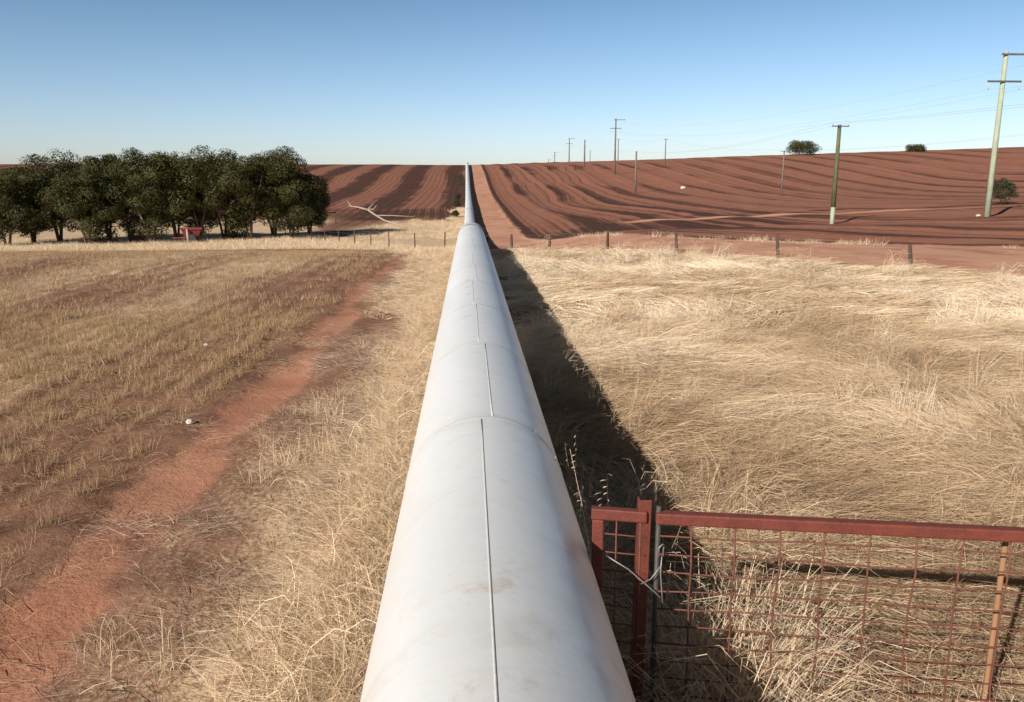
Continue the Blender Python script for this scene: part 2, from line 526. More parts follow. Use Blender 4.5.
Z = Z + (1 - near) * (fbm(GX / 3, GY / 3, 87, 3) - .5) * .16 * (1 - sst(120, 300, np.abs(GX)))
Z = Z + plr * .07 * np.cos(ph * 2 * math.pi) * (1 - sst(230, 260, np.abs(GX)))
verts = np.stack([GX, GY, Z], -1).reshape(-1, 3)
i = np.arange(ny - 1)[:, None] * nx + np.arange(nx - 1)[None, :]
faces = np.stack([i, i + 1, i + 1 + nx, i + nx], -1).reshape(-1, 4)
me = bpy.data.meshes.new('ground')
me.vertices.add(len(verts)); me.vertices.foreach_set('co', verts.astype(np.float32).ravel())
me.loops.add(faces.size); me.loops.foreach_set('vertex_index', faces.astype(np.int32).ravel())
me.polygons.add(len(faces)); me.polygons.foreach_set('loop_start', np.arange(0, faces.size, 4, dtype=np.int32))
me.polygons.foreach_set('use_smooth', np.ones(len(faces), bool))
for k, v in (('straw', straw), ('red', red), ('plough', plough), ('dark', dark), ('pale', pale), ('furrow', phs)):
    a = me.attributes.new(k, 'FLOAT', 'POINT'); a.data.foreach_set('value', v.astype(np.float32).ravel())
me.materials.append(M['ground']); me.update(calc_edges=True); me.validate()
ground = bpy.data.objects.new('ground', me); COL.objects.link(ground)
tag(ground, kind='structure')


def zat(x, y):
    """height of the finished sheet (with its small relief), bilinear"""
    x = np.asarray(x, float); y = np.asarray(y, float)
    ix = np.clip(np.searchsorted(xs, x) - 1, 0, nx - 2); iy = np.clip(np.searchsorted(ys, y) - 1, 0, ny - 2)
    fx = (x - xs[ix]) / (xs[ix + 1] - xs[ix]); fy = (y - ys[iy]) / (ys[iy + 1] - ys[iy])
    return (Z[iy, ix] * (1 - fx) + Z[iy, ix + 1] * fx) * (1 - fy) + (Z[iy + 1, ix] * (1 - fx) + Z[iy + 1, ix + 1] * fx) * fy


def zs(x, y): return float(zat(np.array([x]), np.array([y]))[0])


# ------------------------------------------------------------------ grass
def blade_patch(name, n, rad, length, height, width, spread, mat, lie=1.0, seg=4, seed=0, heads=0.0, rect=None):
    r = np.random.default_rng(seed)
    V = []; F = []; T = []
    for b in range(n):
        if rect: x, y = (r.random() - .5) * rect[0], (r.random() - .5) * rect[1]
        else:
            a = r.random() * 6.283; q = rad * math.sqrt(r.random()); x, y = q * math.cos(a), q * math.sin(a)
        ang = r.normal(0, spread)
        L = length * (.45 + .9 * r.random()); h = height * (.3 + 1.0 * r.random() ** 1.5)
        w = width * (.6 + .8 * r.random())
        dx, dy = math.cos(ang), math.sin(ang)
        bend = r.normal(0, .35)
        roll = r.random() * 3.1416
        tone = min(1, max(0, r.normal(.5, .24)))
        n0 = len(V)
        for s in range(seg):
            t = s / (seg - 1)
            run = L * lie * t
            ca, sa = math.cos(bend * t), math.sin(bend * t)
            px = x + run * (dx * ca - dy * sa); py = y + run * (dy * ca + dx * sa)
            pz = h * (math.sin(min(1, t * 1.25) * 1.9) if lie > .5 else t * (1 - .25 * t * lie)) - .02 * (1 - t)
            ww = w * (1 - .75 * t) * .5
            ox, oy, oz = -dy * math.cos(roll) * ww, dx * math.cos(roll) * ww, math.sin(roll) * ww
            if lie < .5: oz *= .2; ox = math.cos(roll) * ww; oy = math.sin(roll) * ww
            V.append((px + ox, py + oy, pz + oz)); V.append((px - ox, py - oy, pz - oz)); T += [tone, tone]
        for s in range(seg - 1):
            k = n0 + 2 * s; F.append((k, k + 1, k + 3, k + 2))
        if heads and r.random() < heads:
            bx, by, bz = V[-1]
            px, py, pz = V[-3]
            for q in range(9):
                t = q / 8.0
                cx_, cy_, cz_ = px + (bx - px) * t, py + (by - py) * t, pz + (bz - pz) * t
                sx_, sy_ = r.normal(0, .010), r.normal(0, .010)
                k = len(V)
                V += [(cx_, cy_, cz_), (cx_ + sx_ * .5 + .0011, cy_ + sy_ * .5, cz_ - .003), (cx_ + sx_ * .8, cy_ + sy_ * .8, cz_ - .009), (cx_ + sx_ * .5 - .0011, cy_ + sy_ * .5, cz_ - .005)]
                F.append((k, k + 1, k + 2, k + 3)); T += [.8] * 4
    o = mesh_obj(name, V, F, mat, attrs={'tone': T}, link=False)
    return o


def scatter(name, label, cat, protos, P, R, S, I, tint=None):
    """one object of ground cover: protos instanced on the points P"""
    coll = bpy.data.collections.new(name + '_blades')
    for q, p in enumerate(protos):
        p.name = name + '_blade_%s' % 'abcdefghijklm'[q]      # the collection is read in alphabetical order
        coll.objects.link(p)
    me = bpy.data.meshes.new(name)
    me.vertices.add(len(P)); me.vertices.foreach_set('co', np.asarray(P, np.float32).ravel())
    a = me.attributes.new('rot', 'FLOAT_VECTOR', 'POINT'); a.data.foreach_set('vector', np.asarray(R, np.float32).ravel())
    a = me.attributes.new('scl', 'FLOAT_VECTOR', 'POINT'); a.data.foreach_set('vector', np.asarray(S, np.float32).ravel())
    a = me.attributes.new('pick', 'INT', 'POINT'); a.data.foreach_set('value', np.asarray(I, np.int32))
    a = me.attributes.new('tint', 'FLOAT', 'POINT'); a.data.foreach_set('value', np.asarray(tint if tint is not None else np.full(len(P), .5), np.float32))
    o = bpy.data.objects.new(name, me); COL.objects.link(o)
    g = bpy.data.node_groups.new(name + '_nodes', 'GeometryNodeTree')
    g.interface.new_socket('Geometry', in_out='INPUT', socket_type='NodeSocketGeometry')
    g.interface.new_socket('Geometry', in_out='OUTPUT', socket_type='NodeSocketGeometry')
    N = g.nodes
    gi = N.new('NodeGroupInput'); go = N.new('NodeGroupOutput')
    inst = N.new('GeometryNodeInstanceOnPoints'); ci = N.new('GeometryNodeCollectionInfo')
    ci.inputs['Collection'].default_value = coll; ci.inputs['Separate Children'].default_value = True; ci.inputs['Reset Children'].default_value = True
    inst.inputs['Pick Instance'].default_value = True

    def na(nm, ty):
        x = N.new('GeometryNodeInputNamedAttribute'); x.data_type = ty; x.inputs['Name'].default_value = nm
        return next(s for s in x.outputs if s.enabled and s.name == 'Attribute')
    L = g.links
    L.new(gi.outputs[0], inst.inputs['Points']); L.new(ci.outputs[0], inst.inputs['Instance'])
    L.new(na('pick', 'INT'), inst.inputs['Instance Index'])
    e2r = N.new('FunctionNodeEulerToRotation')
    L.new(na('rot', 'FLOAT_VECTOR'), e2r.inputs[0]); L.new(e2r.outputs[0], inst.inputs['Rotation'])
    L.new(na('scl', 'FLOAT_VECTOR'), inst.inputs['Scale']); L.new(inst.outputs[0], go.inputs[0])
    md = o.modifiers.new('scatter', 'NODES'); md.node_group = g
    tag(o, label, cat, kind='stuff')
    return o


def rand_points(n, x0, x1, y0, y1):
    return rng.uniform(x0, x1, n), rng.uniform(y0, y1, n)


def in_view(x, y, m=.08):
    dx = RGT[0] * x + RGT[1] * y; dy = FWD[0] * x + FWD[1] * y + .203 * CAM_H
    return np.abs(dx) < (.64 + m) * np.maximum(dy, .1) + 1.0


# --- right paddock: long dry grass laid over in swirls
mats = M['straw']
pr_near = [blade_patch('laid_grass_%s' % c, 250, .42, .46, .09, .0040, .36, mats, 1, 4, 100 + k) for k, c in enumerate('abcd')]
pr_far = [blade_patch('laid_grass_%s' % c, 110, .6, .60, .055, .010, .40, mats, 1, 3, 110 + k) for k, c in enumerate('ef')]
pr_tuft = [blade_patch('laid_tuft_%s' % c, 90, .13, .34, .26, .004, 1.2, mats, .8, 4, 120 + k) for k, c in enumerate('gh')]
X, Y = [], []; I = []
x, y = rand_points(5200, .35, 11, 2.2, 13); X.append(x); Y.append(y); I.append(rng.integers(0, 4, len(x)))
x, y = rand_points(9000, .4, 32, 11, 42); X.append(x); Y.append(y); I.append(rng.integers(4, 6, len(x)))
x, y = rand_points(420, .5, 10, 2.4, 14); X.append(x); Y.append(y); I.append(rng.integers(6, 8, len(x)))
x, y = rand_points(260, .5, 26, 14, 30); X.append(x); Y.append(y); I.append(rng.integers(6, 8, len(x)))
X = np.concatenate(X); Y = np.concatenate(Y); I = np.concatenate(I)
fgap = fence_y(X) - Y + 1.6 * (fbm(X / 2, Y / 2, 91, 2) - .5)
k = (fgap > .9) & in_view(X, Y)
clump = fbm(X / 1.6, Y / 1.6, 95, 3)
k &= ~((X < 1.0 + .25 * clump) & (rng.random(len(X)) < .62))  # grass thinned beside the pipe to deepen its shadow
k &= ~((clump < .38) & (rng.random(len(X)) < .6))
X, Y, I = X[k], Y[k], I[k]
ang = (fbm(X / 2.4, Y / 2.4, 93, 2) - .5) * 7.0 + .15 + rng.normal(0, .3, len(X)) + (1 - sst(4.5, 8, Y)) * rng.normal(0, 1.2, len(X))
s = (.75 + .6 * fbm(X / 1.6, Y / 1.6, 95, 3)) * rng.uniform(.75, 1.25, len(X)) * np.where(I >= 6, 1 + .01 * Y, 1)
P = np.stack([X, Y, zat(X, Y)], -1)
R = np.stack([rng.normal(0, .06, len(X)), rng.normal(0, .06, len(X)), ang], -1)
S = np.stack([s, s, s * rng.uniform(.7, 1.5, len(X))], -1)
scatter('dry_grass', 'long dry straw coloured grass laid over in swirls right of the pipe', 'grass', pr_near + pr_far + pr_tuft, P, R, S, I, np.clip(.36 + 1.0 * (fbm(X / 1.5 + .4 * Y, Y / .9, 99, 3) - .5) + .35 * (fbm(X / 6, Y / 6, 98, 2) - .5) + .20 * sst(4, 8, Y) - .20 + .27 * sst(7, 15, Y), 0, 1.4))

# --- left strip: trampled grass between pipe and wheel track, and taller grass hugging the pipe
pr_lit = [blade_patch('trampled_straw_%s' % c, 75, .34, .20, .020, .0028, 1.6, M['litter'], 1, 3, 130 + k) for k, c in enumerate('abc')]
pr_up = [blade_patch('standing_straw_%s' % c, 46, .13, .22, .20, .0032, 1.5, M['straw'], .7, 4, 140 + k) for k, c in enumerate('de')]
pr_ed = [blade_patch('pipe_edge_straw_%s' % c, 90, .26, .34, .17, .0036, 1.1, M['straw'], .9, 4, 150 + k) for k, c in enumerate('fg')]
pr_lf = [blade_patch('far_straw_%s' % c, 110, .5, .28, .05, .0065, 1.5, M['straw'], 1, 3, 155 + k) for k, c in enumerate('hi')]
X, Y, I = [], [], []
x, y = rand_points(6400, -3.1, -.5, 2.0, 22); n2 = fbm(x / 5, y / 5, 2, 3)
k = (rng.random(len(x)) < .06 + .94 * sst(.46, .62, fbm(x / .8, y / 1.1, 77, 3))) & (rng.random(len(x)) < .35 + .65 * sst(-1.9, -.9, x)) & (rng.random(len(x)) < np.clip(1.15 - 1.5 * sst(.50, .72, n2), .12, 1)); x, y = x[k], y[k]
hdv = head_d(x, y); k = (hdv < -.62) | (rng.random(len(x)) < .22); x, y = x[k], y[k]
X.append(x); Y.append(y); I.append(rng.integers(0, 3, len(x)))
x, y = rand_points(150, -2.0, -.5, 2.2, 16); k = (rng.random(len(x)) < sst(.45, .6, fbm(x / .8, y / .8, 97, 2)) + .12); X.append(x[k]); Y.append(y[k]); I.append(rng.integers(3, 5, k.sum()))
x = -.42 - np.abs(rng.normal(0, .26, 1100)); y = 1.8 + 40 * rng.random(1100) ** 1.5; X.append(x); Y.append(y); I.append(rng.integers(5, 7, len(x)))
x, y = rand_points(3000, -3.3, -.5, 15, 42); k = rng.random(len(x)) < sst(14, 28, y) * .8 + .2; x, y = x[k], y[k]
hdv = head_d(x, y); k = (hdv < -1.15) | (rng.random(len(x)) < sst(31, 38, y)); X.append(x[k]); Y.append(y[k]); I.append(rng.integers(7, 9, k.sum()))
X, Y, I = map(np.concatenate, (X, Y, I))
k = in_view(X, Y) & (Y < fence_y(X) + 2); X, Y, I = X[k], Y[k], I[k]
s = rng.uniform(.7, 1.25, len(X))
P = np.stack([X, Y, zat(X, Y)], -1)
R = np.stack([rng.normal(0, .08, len(X)), rng.normal(0, .08, len(X)), rng.uniform(0, 6.283, len(X))], -1)
S = np.stack([s, s, s * rng.uniform(.7, 1.35, len(X))], -1)
scatter('trampled_grass', 'trampled grey straw and dry tufts between pipe and red wheel track', 'grass', pr_lit + pr_up + pr_ed + pr_lf, P, R, S, I)

# --- left field stubble in curved rows
pr_st = [blade_patch('stubble_tuft_%s' % c, 34, .12, .10, .115, .0040, 1.6, M['stubble'], .45, 3, 160 + k) for k, c in enumerate('abc')]
pr_sl = [blade_patch('stubble_litter_%s' % c, 60, .40, .15, .018, .0032, 1.6, M['stubble'], 1, 3, 170 + k) for k, c in enumerate('de')]
pr_sf = [blade_patch('stubble_clump_%s' % c, 36, .34, .14, .115, .0085, 1.6, M['stubble'], .45, 3, 180 + k) for k, c in enumerate('fg')]
X, Y, I = [], [], []


def rowed(x, y, pull):
    h = head_d(x, y); tgt = (np.round(h / .35)) * .35
    return x - (tgt - h) * pull, y


x, y = rand_points(7000, -14, -2.7, 3, 16); x, y = rowed(x, y, .85); X.append(x); Y.append(y); I.append(rng.integers(0, 3, len(x)))
x, y = rand_points(2600, -14, -2.7, 3, 16); X.append(x); Y.append(y); I.append(rng.integers(3, 5, len(x)))
x, y = rand_points(13000, -42, -2.7, 10, 52); x, y = rowed(x, y, .6); X.append(x); Y.append(y); I.append(rng.integers(5, 7, len(x)))
X, Y, I = map(np.concatenate, (X, Y, I))
hdv = head_d(X, Y)
dens = zones(X, Y)[0]
k = (hdv > .05) & in_view(X, Y) & (rng.random(len(X)) < np.clip(dens * 2.0 + .12, .35, 1))
X, Y, I = X[k], Y[k], I[k]
s = rng.uniform(.6, 1.2, len(X)) * (1 - .35 * sst(24, 45, Y))
P = np.stack([X, Y, zat(X, Y)], -1)
R = np.stack([rng.normal(0, .08, len(X)), rng.normal(0, .08, len(X)), rng.uniform(0, 6.283, len(X))], -1)
S = np.stack([s, s, s * rng.uniform(.7, 1.4, len(X))], -1)
scatter('field_stubble', 'brown and tan stubble tufts covering the left field', 'stubble', pr_st + pr_sl + pr_sf, P, R, S, I)

# --- verge along the far headland, grove floor and field edge fringe
pr_v = [blade_patch('verge_straw_%s' % c, 80, .6, .30, .22, .014, 1.6, M['straw'], .5, 3, 190 + k) for k, c in enumerate('ab')]
X, Y = [], []
x, y = rand_points(5200, -45, 0, 26, 66); h = head_d(x, y); k = (h < .15) & (x < -.7) & ((np.abs(h + .30) > .5) | (y > 36)) & (y < fence_y(x) + 5 + 4 * (fbm(x / 5, y / 5, 7, 2) - .5)); X.append(x[k]); Y.append(y[k])
x, y = rand_points(9000, 3, 40, 5, 46); pd = plough_d(x, y) + .35
k = (np.abs(pd) < .30) & (fbm(x / 2.6, y / 2.6, 71, 2) > .50) & (y > fence_y(x)); X.append(x[k]); Y.append(y[k])
x, y = rand_points(500, -9, -.7, 60, 112); k = zones(x, y)[0] > .5; X.append(x[k]); Y.append(y[k])
x = rng.uniform(.6, 40, 24); y = fence_y(x) - .3 + rng.normal(0, .35, 24); X.append(x); Y.append(y)
X, Y = map(np.concatenate, (X, Y))
k = in_view(X, Y); X, Y = X[k], Y[k]
s = rng.uniform(.6, 1.25, len(X))
P = np.stack([X, Y, zat(X, Y)], -1)
R = np.stack([rng.normal(0, .08, len(X)), rng.normal(0, .08, len(X)), rng.uniform(0, 6.283, len(X))], -1)
S = np.stack([s, s, s * rng.uniform(.6, 1.3, len(X))], -1)
scatter('verge_grass', 'pale standing dry grass along the field edges and fence', 'grass', pr_v, P, R, S, rng.integers(0, 2, len(X)))

# --- tall stalks leaning by the gate and over the pipe
pr_s = [blade_patch('stalk_%s' % c, 6, .05, .30, .62, .0026, .7, M['litter'], .4, 5, 200 + k, heads=.8) for k, c in enumerate('ab')]
pr_b = [blade_patch('gate_tussock_%s' % c, 170, .16, .34, .30, .0030, 1.6, M['straw'], .75, 4, 210 + k) for k, c in enumerate('cd')]
pts = []
for n, xa, xb, ya, yb in ((14, .57, .66, 3.3, 4.3), (7, .7, 1.0, 3.6, 6.5), (10, .85, 1.2, 2.85, 3.35), (14, 1.2, 3.0, 2.7, 3.4), (14, .6, 1.6, 5, 14), (12, -.62, -.5, 2.5, 7)):
    for q in range(n): pts.append((rng.uniform(xa, xb), rng.uniform(ya, yb), rng.integers(0, 2), rng.uniform(.75, 1.15)))
for n, xa, xb, ya, yb in ((16, 1.0, 1.5, 2.9, 3.5), (22, 1.3, 3.2, 2.3, 3.1), (10, .62, .78, 3.2, 5.2)):
    for q in range(n): pts.append((rng.uniform(xa, xb), rng.uniform(ya, yb), rng.integers(2, 4), rng.uniform(.7, 1.2)))
pts = np.array(pts)
P = np.stack([pts[:, 0], pts[:, 1], zat(pts[:, 0], pts[:, 1])], -1)
lean = np.where((pts[:, 0] < .7) & (pts[:, 0] > 0), math.pi, 0) + rng.normal(0, .7, len(pts))
R = np.stack([rng.normal(0, .08, len(pts)), rng.normal(0, .08, len(pts)), lean], -1)
big = np.where((pts[:, 0] < .7) & (pts[:, 0] > 0) & (pts[:, 2] < 2), 1.75, 1.0) * np.where((pts[:, 2] >= 2) & (pts[:, 0] > .95) & (pts[:, 0] < 1.5) & (pts[:, 1] > 2.8), 1.55, 1.0)
S = np.repeat(pts[:, 3:4] * big[:, None], 3, 1)
scatter('seeding_grass', 'tall seeding grass stalks and tussocks around the gate and pipe', 'grass', pr_s + pr_b, P, R, S, pts[:, 2].astype(int))

# ------------------------------------------------------------------ pipeline
RAD = .45; AX = .075; AZ = .75


def axis_pt(y):
    w = sst(24, 34, y)
    sm = np.mean([gz(AX, y + q) for q in (-4, -2, 0, 2, 4)])
    z = AZ + (sm if y > 22 else 0) * w
    if y > 22 and w < 1: z = AZ + sm * w
    return Vector((AX - .45 * float(sst(40, 300, y)) * 1.0, y, z - 0.06 * float(sst(40, 60, y))))


pipe = empty('water_pipeline', (AX, 0, 0))
tag(pipe, 'large pale grey steel pipeline running from the camera to the hilltop', 'pipeline')
inv = Matrix.Translation((-AX, 0, 0))


def sweep(y0, y1, rad, step, seg, name, mat, parent, flare=None):
    n = max(2, int(math.ceil((y1 - y0) / step)) + 1)
    ysq = np.linspace(y0, y1, n)
    if flare:
        rr = [rad + flare(t) for t in np.linspace(0, 1, n)]
    else: rr = [rad] * n
    b = MB(); b.tube([inv @ axis_pt(float(q)) for q in ysq], rr, seg, cap=False)
    o = b.build(name, mat, parent, True)
    return o


def seam(y0, y1, xoff, parent, r=.0042):
    a = xoff / RAD
    pts = []
    n = max(2, int((y1 - y0) / .35) + 1)
    for q in np.linspace(y0, y1, n):
        p = inv @ axis_pt(float(q))
        pts.append(p + Vector((math.sin(a), 0, math.cos(a))) * (RAD - .001))
    MB().tube(pts, r, 8).build('seam_bar', M['seam'], parent, True)


joints = [-.6] + [4.28 + 2.16 * q for q in range(0, 11)]
bounds = [-4.4] + joints + [27.0]
offs = [0, -.018, .045, -.005, -.035, .02, -.02, .03, 0, -.03, .02, -.02, .01, 0, 0]
for q in range(len(bounds) - 1):
    y0, y1 = bounds[q], bounds[q + 1]
    sct = sweep(y0, y1, RAD, .5, 96, 'pipe_section', M['pipe'], pipe)
    seam(y0 + .03, y1 - .03, offs[q], sct)
    ring = sweep(y1 - .035, y1 + .035, RAD + .0003, .01, 96, 'joint_ring', M['weld'], pipe, flare=lambda t, a_=(.0024 if y1 < 7 else .0013): a_ * math.sin(math.pi * t))
yq = 27.0; q = 0
while yq < 304:
    y1 = min(yq + (6 if yq < 60 else 9), 304)
    sct = sweep(yq, y1, RAD, 1.5, 48 if yq < 100 else 24, 'pipe_section', M['pipe'], pipe)
    if y1 < 200: sweep(y1 - .06, y1 + .06, RAD + .002, .03, 48 if yq < 100 else 24, 'joint_ring', M['collar'], pipe, flare=lambda t: .02 * math.sin(math.pi * t))
    yq = y1
for yc in (26.9, 54.2, 88):
    sweep(yc - .28, yc + .28, RAD + .05, .28, 64, 'collar', M['collar'], pipe)
for ysd in list(np.arange(-2, 27, 4.32)) + [30, 38, 46] + list(np.arange(54.2, 300, 12)):
    p = axis_pt(float(ysd)); g = min(gz(AX + dx_, ysd) for dx_ in (-.4, 0, .4)) - .12
    top = p.z - RAD * .82
    b = MB(); b.box((p.x - AX, ysd, (g + top) / 2), (.62, .34, top - g), taper=.9)
    b.build('support_saddle', M['concrete'], pipe, bevel=.02)

# ------------------------------------------------------------------ gate, posts
GDIR = Vector((1.42, -.25, 0)).normalized()
G0 = Vector((.77, 3.11, 0))
gang = math.atan2(GDIR.y, GDIR.x)


def mesh_gate():
    root = empty('mesh_gate', (G0.x, G0.y, zs(G0.x, G0.y)), gang)
    gl = 2.75; zb = root.location.z
    tag(root, 'rusty red steel gate filled with square wire mesh, right of the red post', 'gate')
    top = 1.1 - zb
    fr = MB().box((gl / 2, 0, top), (gl, .05, .052)).build('top_rail', M['red'], root, bevel=.008)
    MB().box((gl / 2, 0, .10), (gl, .04, .04)).build('bottom_rail', M['red'], root, bevel=.006)
    MB().box((gl - .02, 0, top / 2 + .02), (.045, .045, top - .12)).build('stile', M['red'], root, bevel=.006)
    MB().tube([(.012, .0, .1), (.012, 0, top + .05)], .011, 8).build('stile', M['dark_steel'], root, True)
    b = MB(); r_ = random.Random(5)
    xx = .15
    while xx < gl - .05:
        pts = [(xx + r_.gauss(0, .004), -.012 + r_.gauss(0, .004), top - .02 - (top - .12) * t / 6) for t in range(7)]
        b.tube(pts, .0042, 6); xx += .178
    zz = top - .082
    while zz > .12:
        pts = [(.02 + (gl - .05) * t / 14, -.005 + r_.gauss(0, .003), zz + r_.gauss(0, .003)) for t in range(15)]
        b.tube(pts, .0038, 6); zz -= .083
    b.build('wire_mesh', M['wire'], root, True)
    return root


mesh_gate()
# infill panel between the pipe and the gate
P0 = Vector((.525, 3.17, 0))
root = empty('fence_panel', (P0.x, P0.y, zs(P0.x, P0.y)), math.atan2(-.05, .21))
tag(root, 'short red steel fence panel with wire mesh between pipe and gate', 'fence')
top = 1.1 - root.location.z
MB().box((.10, 0, top), (.235, .04, .05)).build('top_rail', M['red'], root, bevel=.006)
MB().box((.012, 0, top / 2), (.05, .036, top - .052)).build('stile', M['red'], root, bevel=.006)
b = MB()
for xx in (.09, .19): b.tube([(xx, -.01, top - .02), (xx + .003, -.012, .05)], .0035, 6)
zz = top - .09
while zz > .1:
    b.tube([(.03, -.004, zz), (.215, -.006, zz - .003)], .0034, 6); zz -= .083
b.build('wire_mesh', M['wire'], root, True)
# red post
pp = (.715, 3.19)
root = empty('gate_post', (pp[0], pp[1], zs(*pp) - .15))
tag(root, 'flat red steel post standing taller than the rails beside the pipe', 'post')
root.rotation_euler.y = .012
# angle-iron: two leaves
MB().box((0, -.07, .66), (.045, .008, 1.32)).build('front_flange', M['red'], root, bevel=.002)
MB().box((-.0265, -.052, .66), (.008, .044, 1.32)).build('side_flange', M['red'], root, bevel=.002)
# latch chain of galvanised wire
b = MB()
lp = [Vector((.80, 3.075, .99)), Vector((.79, 3.06, 1.0)), Vector((.775, 3.058, .985)), Vector((.778, 3.06, .95)), Vector((.795, 3.065, .945)), Vector((.80, 3.075, .99))]
b.tube(lp, .0035, 6)
b.tube([(.79, 3.06, .945), (.785, 3.055, .88), (.792, 3.05, .80), (.80, 3.05, .72)], .003, 6)
b.tube([(.56, 3.12, .93), (.66, 3.10, .87), (.74, 3.085, .80), (.79, 3.06, .76)], .003, 6)
b.tube([(.70, 3.09, .80), (.75, 3.07, .84), (.785, 3.06, .90)], .0026, 6)
tie = b.build('wire_tie', M['galv'], None, True)
tag(tie, 'twisted galvanised wire tying the gate to the red post', 'wire')
# stake behind mesh
sx, sy = at(1003, 2.93)[:2]
sx, sy = 2.185, 2.95
stz = zs(sx, sy)
st = MB().tube([(sx, sy, stz - .25), (sx + .005, sy, .5), (sx + .008, sy + .005, 1.04)], [.012, .0115, .011], 10).build('timber_stake', M['stake'], None, True)
tag(st, 'orange brown timber stake upright behind the gate mesh', 'stake')


# ------------------------------------------------------------------ wire fences across the land
def wire_fence(name, label, posts, mat, h=1.05, r=.055, wires=(.35, .7, .98), wr=.0035):
    x0, y0 = posts[0][0], posts[0][1]
    root = empty(name, (x0, y0, zs(x0, y0)))
    tag(root, label, 'fence')
    base = Vector(root.location); tops = []
    rr = random.Random(len(posts))
    for p in posts:
        x, y = p[0], p[1]; z = zs(x, y); lean = p[2] if len(p) > 2 else rr.gauss(0, .05)
        hh = h * rr.uniform(.93, 1.08)
        a = Vector((x, y, z - .25)) - base; c = Vector((x - lean * hh, y + rr.gauss(0, .02), z + hh)) - base
        m_ = a.lerp(c, .55) + Vector((rr.gauss(0, .012), rr.gauss(0, .012), 0))
        MB().tube([a, m_, c], [r * 1.1, r, r * .85], 8).build('fence_post', mat, root, True)
        tops.append((a, c, hh))
    for wz in wires:
        b = MB()
        pts = []
        for a, c, hh in tops:
            t = (wz + .25) / (hh + .25); pts.append(a.lerp(c, min(t, .97)) + Vector((0, -r * .95, 0)))
        b.tube(pts, wr, 5).build('fence_wire', M['galv'], root, True)
    return root


# posts measured along the fence line, leaning as in the picture
rp = [(.85, 38.2, .0), (1.95, 36.7, .03), (3.45, 34.5, -.02), (5.6, 32.4, -.02), (7.8, 29.8, .12), (10.57, 26.9, .12), (13.15, 23.2, .14), (16.2, 19.6, .05), (19.4, 15.7, .04)]
wire_fence('wire_fence', 'old wire fence of leaning dark posts between right paddock and firebreak', rp, M['post'], h=.80, r=.06, wires=(.3, .52, .72))
lp_ = [(-1.3, 42.2), (-3.0, 45.2), (-4.8, 48.4), (-6.2, 51.2), (-7.6, 54.0), (-9.0, 56.6), (-10.4, 59.0), (-11.9, 61.6), (-13.4, 64.2), (-15, 67)]
wire_fence('wire_fence', 'thin wire fence of slim posts between pipe and right end of the grove', lp_, M['post'], h=1.0, r=.035)
# rail fence behind the grove
root = empty('rail_fence', (-27, 80, zs(-27, 80)))
tag(root, 'low timber rail fence glimpsed through the trunks behind the grove', 'fence')
base = Vector(root.location); prev = None; railp = []
for q in range(9):
    x = -27 + q * 1.7; y = 80 + .3 * q; z = zs(x, y)
    MB().tube([Vector((x, y, z - .2)) - base, Vector((x, y, z + 1.25)) - base], [.06, .055], 7).build('fence_post', M['post'], root, True)
    railp.append(Vector((x, y - .09, z + 1.15)) - base)
MB().tube(railp, .05, 7).build('fence_rail', M['post'], root, True)


# ------------------------------------------------------------------ trees
def crown_mesh(lobes, n, leaf, seed, squash=.8):
    """leaf clumps spread through lobes (cx, cy, cz, r); faces only, no solid core"""
    r = np.random.default_rng(seed)
    lob = np.array(lobes); wgt = lob[:, 3] ** 2; wgt = wgt / wgt.sum()
    idx = r.choice(len(lob), n, p=wgt)
    d = r.normal(0, 1, (n, 3)); d /= np.linalg.norm(d, axis=1)[:, None]
    rad = (.35 + .72 * r.random(n) ** .45)
    # lumps on each lobe: pull leaves towards a few twig directions
    tw = r.normal(0, 1, (len(lob), 14, 3)); tw /= np.linalg.norm(tw, axis=2)[:, :, None]
    pick = tw[idx, r.integers(0, 14, n)]
    d = d * .5 + pick * .85; d /= np.linalg.norm(d, axis=1)[:, None]
    c = lob[idx, :3] + d * (lob[idx, 3] * rad)[:, None] * np.array([1, 1, squash])
    nrm = d * 1.5 + r.normal(0, .6, (n, 3)); nrm /= np.linalg.norm(nrm, axis=1)[:, None]
    t = np.cross(nrm, r.normal(0, 1, (n, 3))); t /= np.linalg.norm(t, axis=1)[:, None]
    b = np.cross(nrm, t)
    L = leaf * r.uniform(.6, 1.5, n)[:, None]; W = L * .42
    v = np.stack([c - t * L * .5, c - b * W * .5, c + t * L * .55, c + b * W * .5], 1).reshape(-1, 3)
    f = np.arange(4 * n).reshape(-1, 4)
    lobtone = r.uniform(-.15, .15, len(lob))
    tone = np.clip(r.normal(.45, .13, n) + lobtone[idx], 0, 1)
    return v, f, np.repeat(tone, 4)


